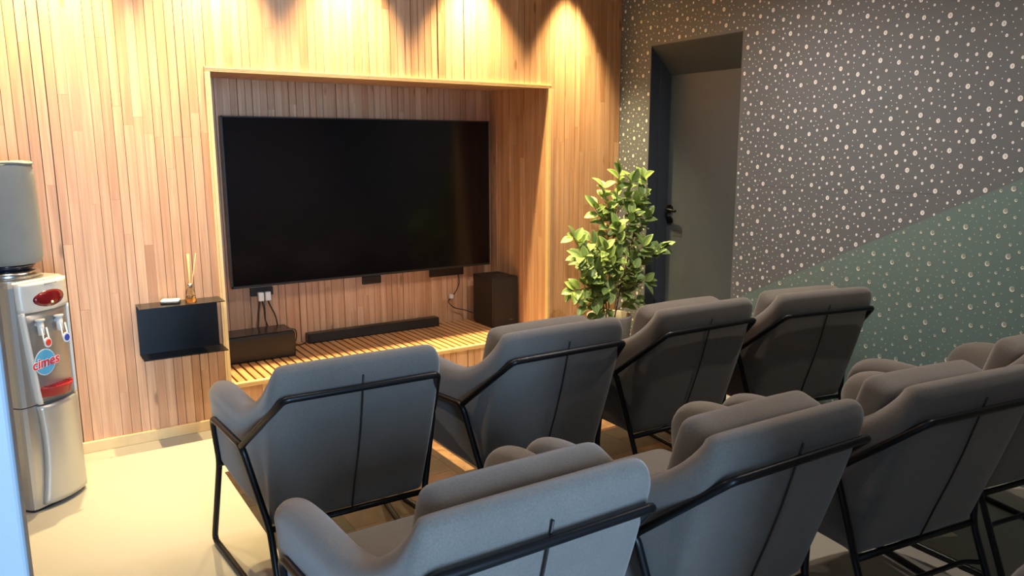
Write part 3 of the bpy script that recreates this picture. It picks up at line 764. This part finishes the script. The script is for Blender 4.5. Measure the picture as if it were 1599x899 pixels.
# round sticker with lettering
mb = MB(); mb.disc((.102, -.0288, .612), .049, rf, n=40, ry=.054, th=.0012); stk = mb.build('sticker', M['stickwhite'], WD)
mb = MB(); mb.disc((.102, -.0310, .612), .046, rf, n=40, ry=.050, th=.0010); mb.build('sticker_disc', M['stickblue'], stk)
def text_mesh(body, size, ext, m, parent, name, M4, offset=0, shear=0):
    cu = bpy.data.curves.new('t', 'FONT'); cu.body = body; cu.size = size; cu.extrude = ext; cu.align_x = 'CENTER'; cu.align_y = 'CENTER'; cu.offset = offset; cu.shear = shear
    to = bpy.data.objects.new('t', cu); C.objects.link(to); dg = bpy.context.evaluated_depsgraph_get(); me = bpy.data.meshes.new_from_object(to.evaluated_get(dg))
    bpy.data.objects.remove(to); me.materials.clear(); me.materials.append(m); me.transform(M4)
    o = bpy.data.objects.new(name, me); C.objects.link(o); o.parent = parent; return o
T1 = Matrix.Translation((.102, -.0325, .612)) @ Matrix.Rotation(math.radians(-3), 4, 'Y') @ rf
text_mesh('cimes', .056, .0006, M['stickwhite'], stk, 'lettering_outline', T1, offset=.0030, shear=.15)
T2 = Matrix.Translation((.102, -.0336, .612)) @ Matrix.Rotation(math.radians(-3), 4, 'Y') @ rf
text_mesh('cimes', .056, .0006, M['stickred'], stk, 'lettering', T2, offset=.0008, shear=.15)
# bottle seat and covered bottle
mb = MB(); cx_, cy_ = .135, .150
mb.lathe([(0, .944), (.112, .944), (.118, .950), (.116, .966), (.108, .976), (0, .976)], cx_, cy_, 40); mb.build('bottle_seat', M['chrome'], WD)
mb = MB(); mb.lathe([(0, .976), (.088, .976), (.104, .994), (.104, 1.002), (0, 1.002)], cx_, cy_, 40); mb.build('bottle_neck', simple('blue_black', (.012, .014, .03), .2), WD)
cw = Vector((-3.60, -.61, 0))+Matrix.Rotation(rzd, 3, 'Z') @ Vector((cx_, cy_, 0))
mb = MB(); n = 40; prof = [(.118, 1.000), (.130, 1.004), (.135, 1.03), (.137, 1.12), (.136, 1.25), (.134, 1.37), (.128, 1.395), (.108, 1.405), (.05, 1.402), (0, 1.40)]
vs = []
for i in range(n):
    a = 2*PI*i/n
    for r, z in prof:
        wv = 1+.010*math.sin(3*a+z*9)+.006*math.sin(7*a-z*14); vs.append((r*wv*math.cos(a), r*wv*math.sin(a), z+(.006*math.sin(5*a) if z > 1.38 else 0)))
k = len(prof); fs = [(i*k+q, ((i+1) % n)*k+q, ((i+1) % n)*k+q+1, i*k+q+1) for i in range(n) for q in range(k-1)]
mb.add([(x, y, z-1.0) for x, y, z in vs], fs, 0, (0, 0, 0), True)
wb2 = thing('water_bottle', 'large water bottle under a grey cloth cover on top of the dispenser', 'water bottle', (cw.x, cw.y, 1.0025))
bc = mb.build('cloth_cover', M['cover'], wb2, sub=1)
mb = MB(); mb.tube([(.137*math.cos(a)*.93, .137*math.sin(a)*.93, .398+.003*math.sin(4*a)) for a in [2*PI*i/28 for i in range(28)]], .005, closed=True, n=6); mb.build('gathered_seam', M['cover'], bc)

# ------------------------------------------------------------------ potted plant
PT = thing('potted_plant', 'leafy green artificial plant in a grey pot in the corner beside the door', 'plant', (-.40, -.40, 0))
mb = MB(); mb.lathe([(0, .0), (.105, .0), (.115, .01), (.140, .36), (.146, .395), (.142, .405), (.132, .400), (.126, .35), (.124, .34), (0, .34)], n=40); mb.build('pot', M['pot'], PT)
mb = MB(); mb.lathe([(0, .352), (.06, .358), (.124, .348), (.124, .341), (0, .341)], n=24); mb.build('soil', M['soil'], PT)
RP = random.Random(21)
O = Vector((-.40, -.40, 0))
def W(x, y, z): return Vector((x, y, z))-O
base = [W(-.40, -.40, .35), W(-.42, -.38, .35), W(-.37, -.41, .35)]
# main stems then side shoots: (points), leaves along the last part
stems = [
 [W(-.40, -.40, .35), W(-.41, -.40, .62), W(-.39, -.41, .90), W(-.36, -.40, 1.12), W(-.34, -.40, 1.31)],
 [W(-.38, -.42, .35), W(-.34, -.44, .60), W(-.28, -.46, .85), W(-.22, -.45, 1.08), W(-.16, -.43, 1.27)],
 [W(-.43, -.40, .35), W(-.49, -.42, .55), W(-.60, -.44, .74), W(-.74, -.45, .93)],
 [W(-.42, -.39, .36), W(-.46, -.43, .50), W(-.58, -.46, .60), W(-.75, -.46, .60)]]
shoots = [
 [W(-.41, -.40, .66), W(-.50, -.44, .80), W(-.62, -.45, .90)],
 [W(-.40, -.41, .80), W(-.47, -.42, .98), W(-.54, -.40, 1.10)],
 [W(-.38, -.41, .95), W(-.44, -.42, 1.08), W(-.47, -.40, 1.22)],
 [W(-.36, -.41, 1.05), W(-.31, -.44, 1.15), W(-.27, -.44, 1.25)],
 [W(-.33, -.44, .62), W(-.26, -.50, .76), W(-.19, -.56, .81), W(-.12, -.58, .83)],
 [W(-.32, -.45, .70), W(-.25, -.52, .74), W(-.17, -.55, .80)],
 [W(-.38, -.42, .50), W(-.30, -.50, .58), W(-.20, -.52, .62)],
 [W(-.40, -.42, .52), W(-.44, -.50, .66), W(-.47, -.54, .80)],
 [W(-.50, -.42, .56), W(-.60, -.48, .66), W(-.68, -.50, .74)],
 [W(-.45, -.43, .50), W(-.56, -.50, .56), W(-.68, -.50, .50)],
 [W(-.40, -.42, .48), W(-.36, -.52, .60), W(-.33, -.55, .72)],
 [W(-.28, -.46, .82), W(-.23, -.48, .95), W(-.20, -.50, 1.02)],
 [W(-.37, -.43, .84), W(-.35, -.50, .96), W(-.32, -.50, 1.05)],
 [W(-.40, -.40, .42), W(-.48, -.44, .46), W(-.58, -.48, .44)],
 [W(-.38, -.42, .42), W(-.28, -.46, .48), W(-.19, -.46, .46)],
 [W(-.38, -.42, .44), W(-.30, -.40, .62), W(-.20, -.38, .72)],
 [W(-.42, -.40, .60), W(-.53, -.38, .74), W(-.62, -.36, .78)],
 [W(-.45, -.42, .55), W(-.60, -.50, .72), W(-.76, -.55, .82)],
 [W(-.42, -.42, .60), W(-.50, -.52, .74), W(-.58, -.56, .86)],
 [W(-.40, -.42, .50), W(-.50, -.52, .58), W(-.58, -.54, .66)],
 [W(-.39, -.42, .55), W(-.34, -.52, .74), W(-.27, -.56, .86)],
 [W(-.36, -.43, .75), W(-.42, -.50, .88), W(-.46, -.52, .98)],
 [W(-.36, -.42, .95), W(-.30, -.46, 1.06), W(-.22, -.48, 1.16)]]
def catmull(P, n=10):
    out = []; Q = [P[0]]+list(P)+[P[-1]]
    for i in range(1, len(Q)-2):
        for k in range(n):
            t_ = k/n; a, b, c, d = Q[i-1], Q[i], Q[i+1], Q[i+2]
            out.append(.5*((2*b)+(c-a)*t_+(2*a-5*b+4*c-d)*t_*t_+(3*b-a-3*c+d)*t_**3))
    return out+[P[-1]]
LF = MB()
def leaf(p, d, up, L, wd):
    d = d.normalized(); s_ = d.cross(up).normalized(); n2 = s_.cross(d).normalized()
    rows = [(0, 0), (.12, .42), (.3, .88), (.5, 1), (.7, .84), (.87, .46), (1, 0)]
    vs, tn, fs = [], [], []; dark = RP.random()*.9; hue = RP.random()
    for u_, w2 in rows:
        c = p+d*(L*u_)-n2*(L*.22*u_*u_)
        for k in (-1, -.55, 0, .55, 1):
            vs.append(c+s_*(wd*.5*w2*k)+n2*(.20*wd*abs(k)*w2)); tn.append(((.85 if abs(k) == 1 or u_ in (0, 1) else .25 if abs(k) > .3 else .50), hue, dark))
    for a in range(len(rows)-1):
        for b in range(4): i = a*5+b; fs.append((i, i+1, i+6, i+5))
    LF.add(vs, fs, 0, tn, True)
for si, S in enumerate(stems+shoots):
    P = catmull(S); main = si < len(stems)
    mb = MB(); mb.tube(P, .0045 if main else .0022, n=6); mb.build('stem' if main else 'twig', M['bark'], PT)
    tot = len(P); start = int(tot*(.42 if main else .25)); acc = 0; side = 1
    for i in range(start, tot-1):
        acc += (P[i+1]-P[i]).length
        if acc > .0125 or i == tot-2:
            acc = 0; side = -side; T = (P[i+1]-P[i]).normalized()
            reps = 3 if i == tot-2 else 1
            for rep in range(reps):
                az = RP.uniform(-1, 1)*1.2+(0 if side > 0 else PI)
                ref = T.cross(Vector((.5, -.85, .1))).normalized(); q = Matrix.Rotation(az, 3, T) @ ref
                dd = (q*RP.uniform(.7, 1)+T*RP.uniform(.35, .9)+Vector((0, -.18, RP.uniform(-.25, .25)))) if rep == 0 or reps == 1 else (T+q*RP.uniform(-.9, .9))
                up = (Vector((RP.uniform(-.5, .5)-.2, -.65, 1))+Vector((0, RP.uniform(-.3, .3), 0))).normalized()
                pp = P[i]; tip = pp+O+dd.normalized()*.08
                if tip.x > -.012 or tip.y > -.02: dd.x = -abs(dd.x); dd.y = -abs(dd.y)
                leaf(pp, dd, up, RP.uniform(.078, .105), RP.uniform(.048, .060))
LF.build('foliage', M['leaf'], PT)
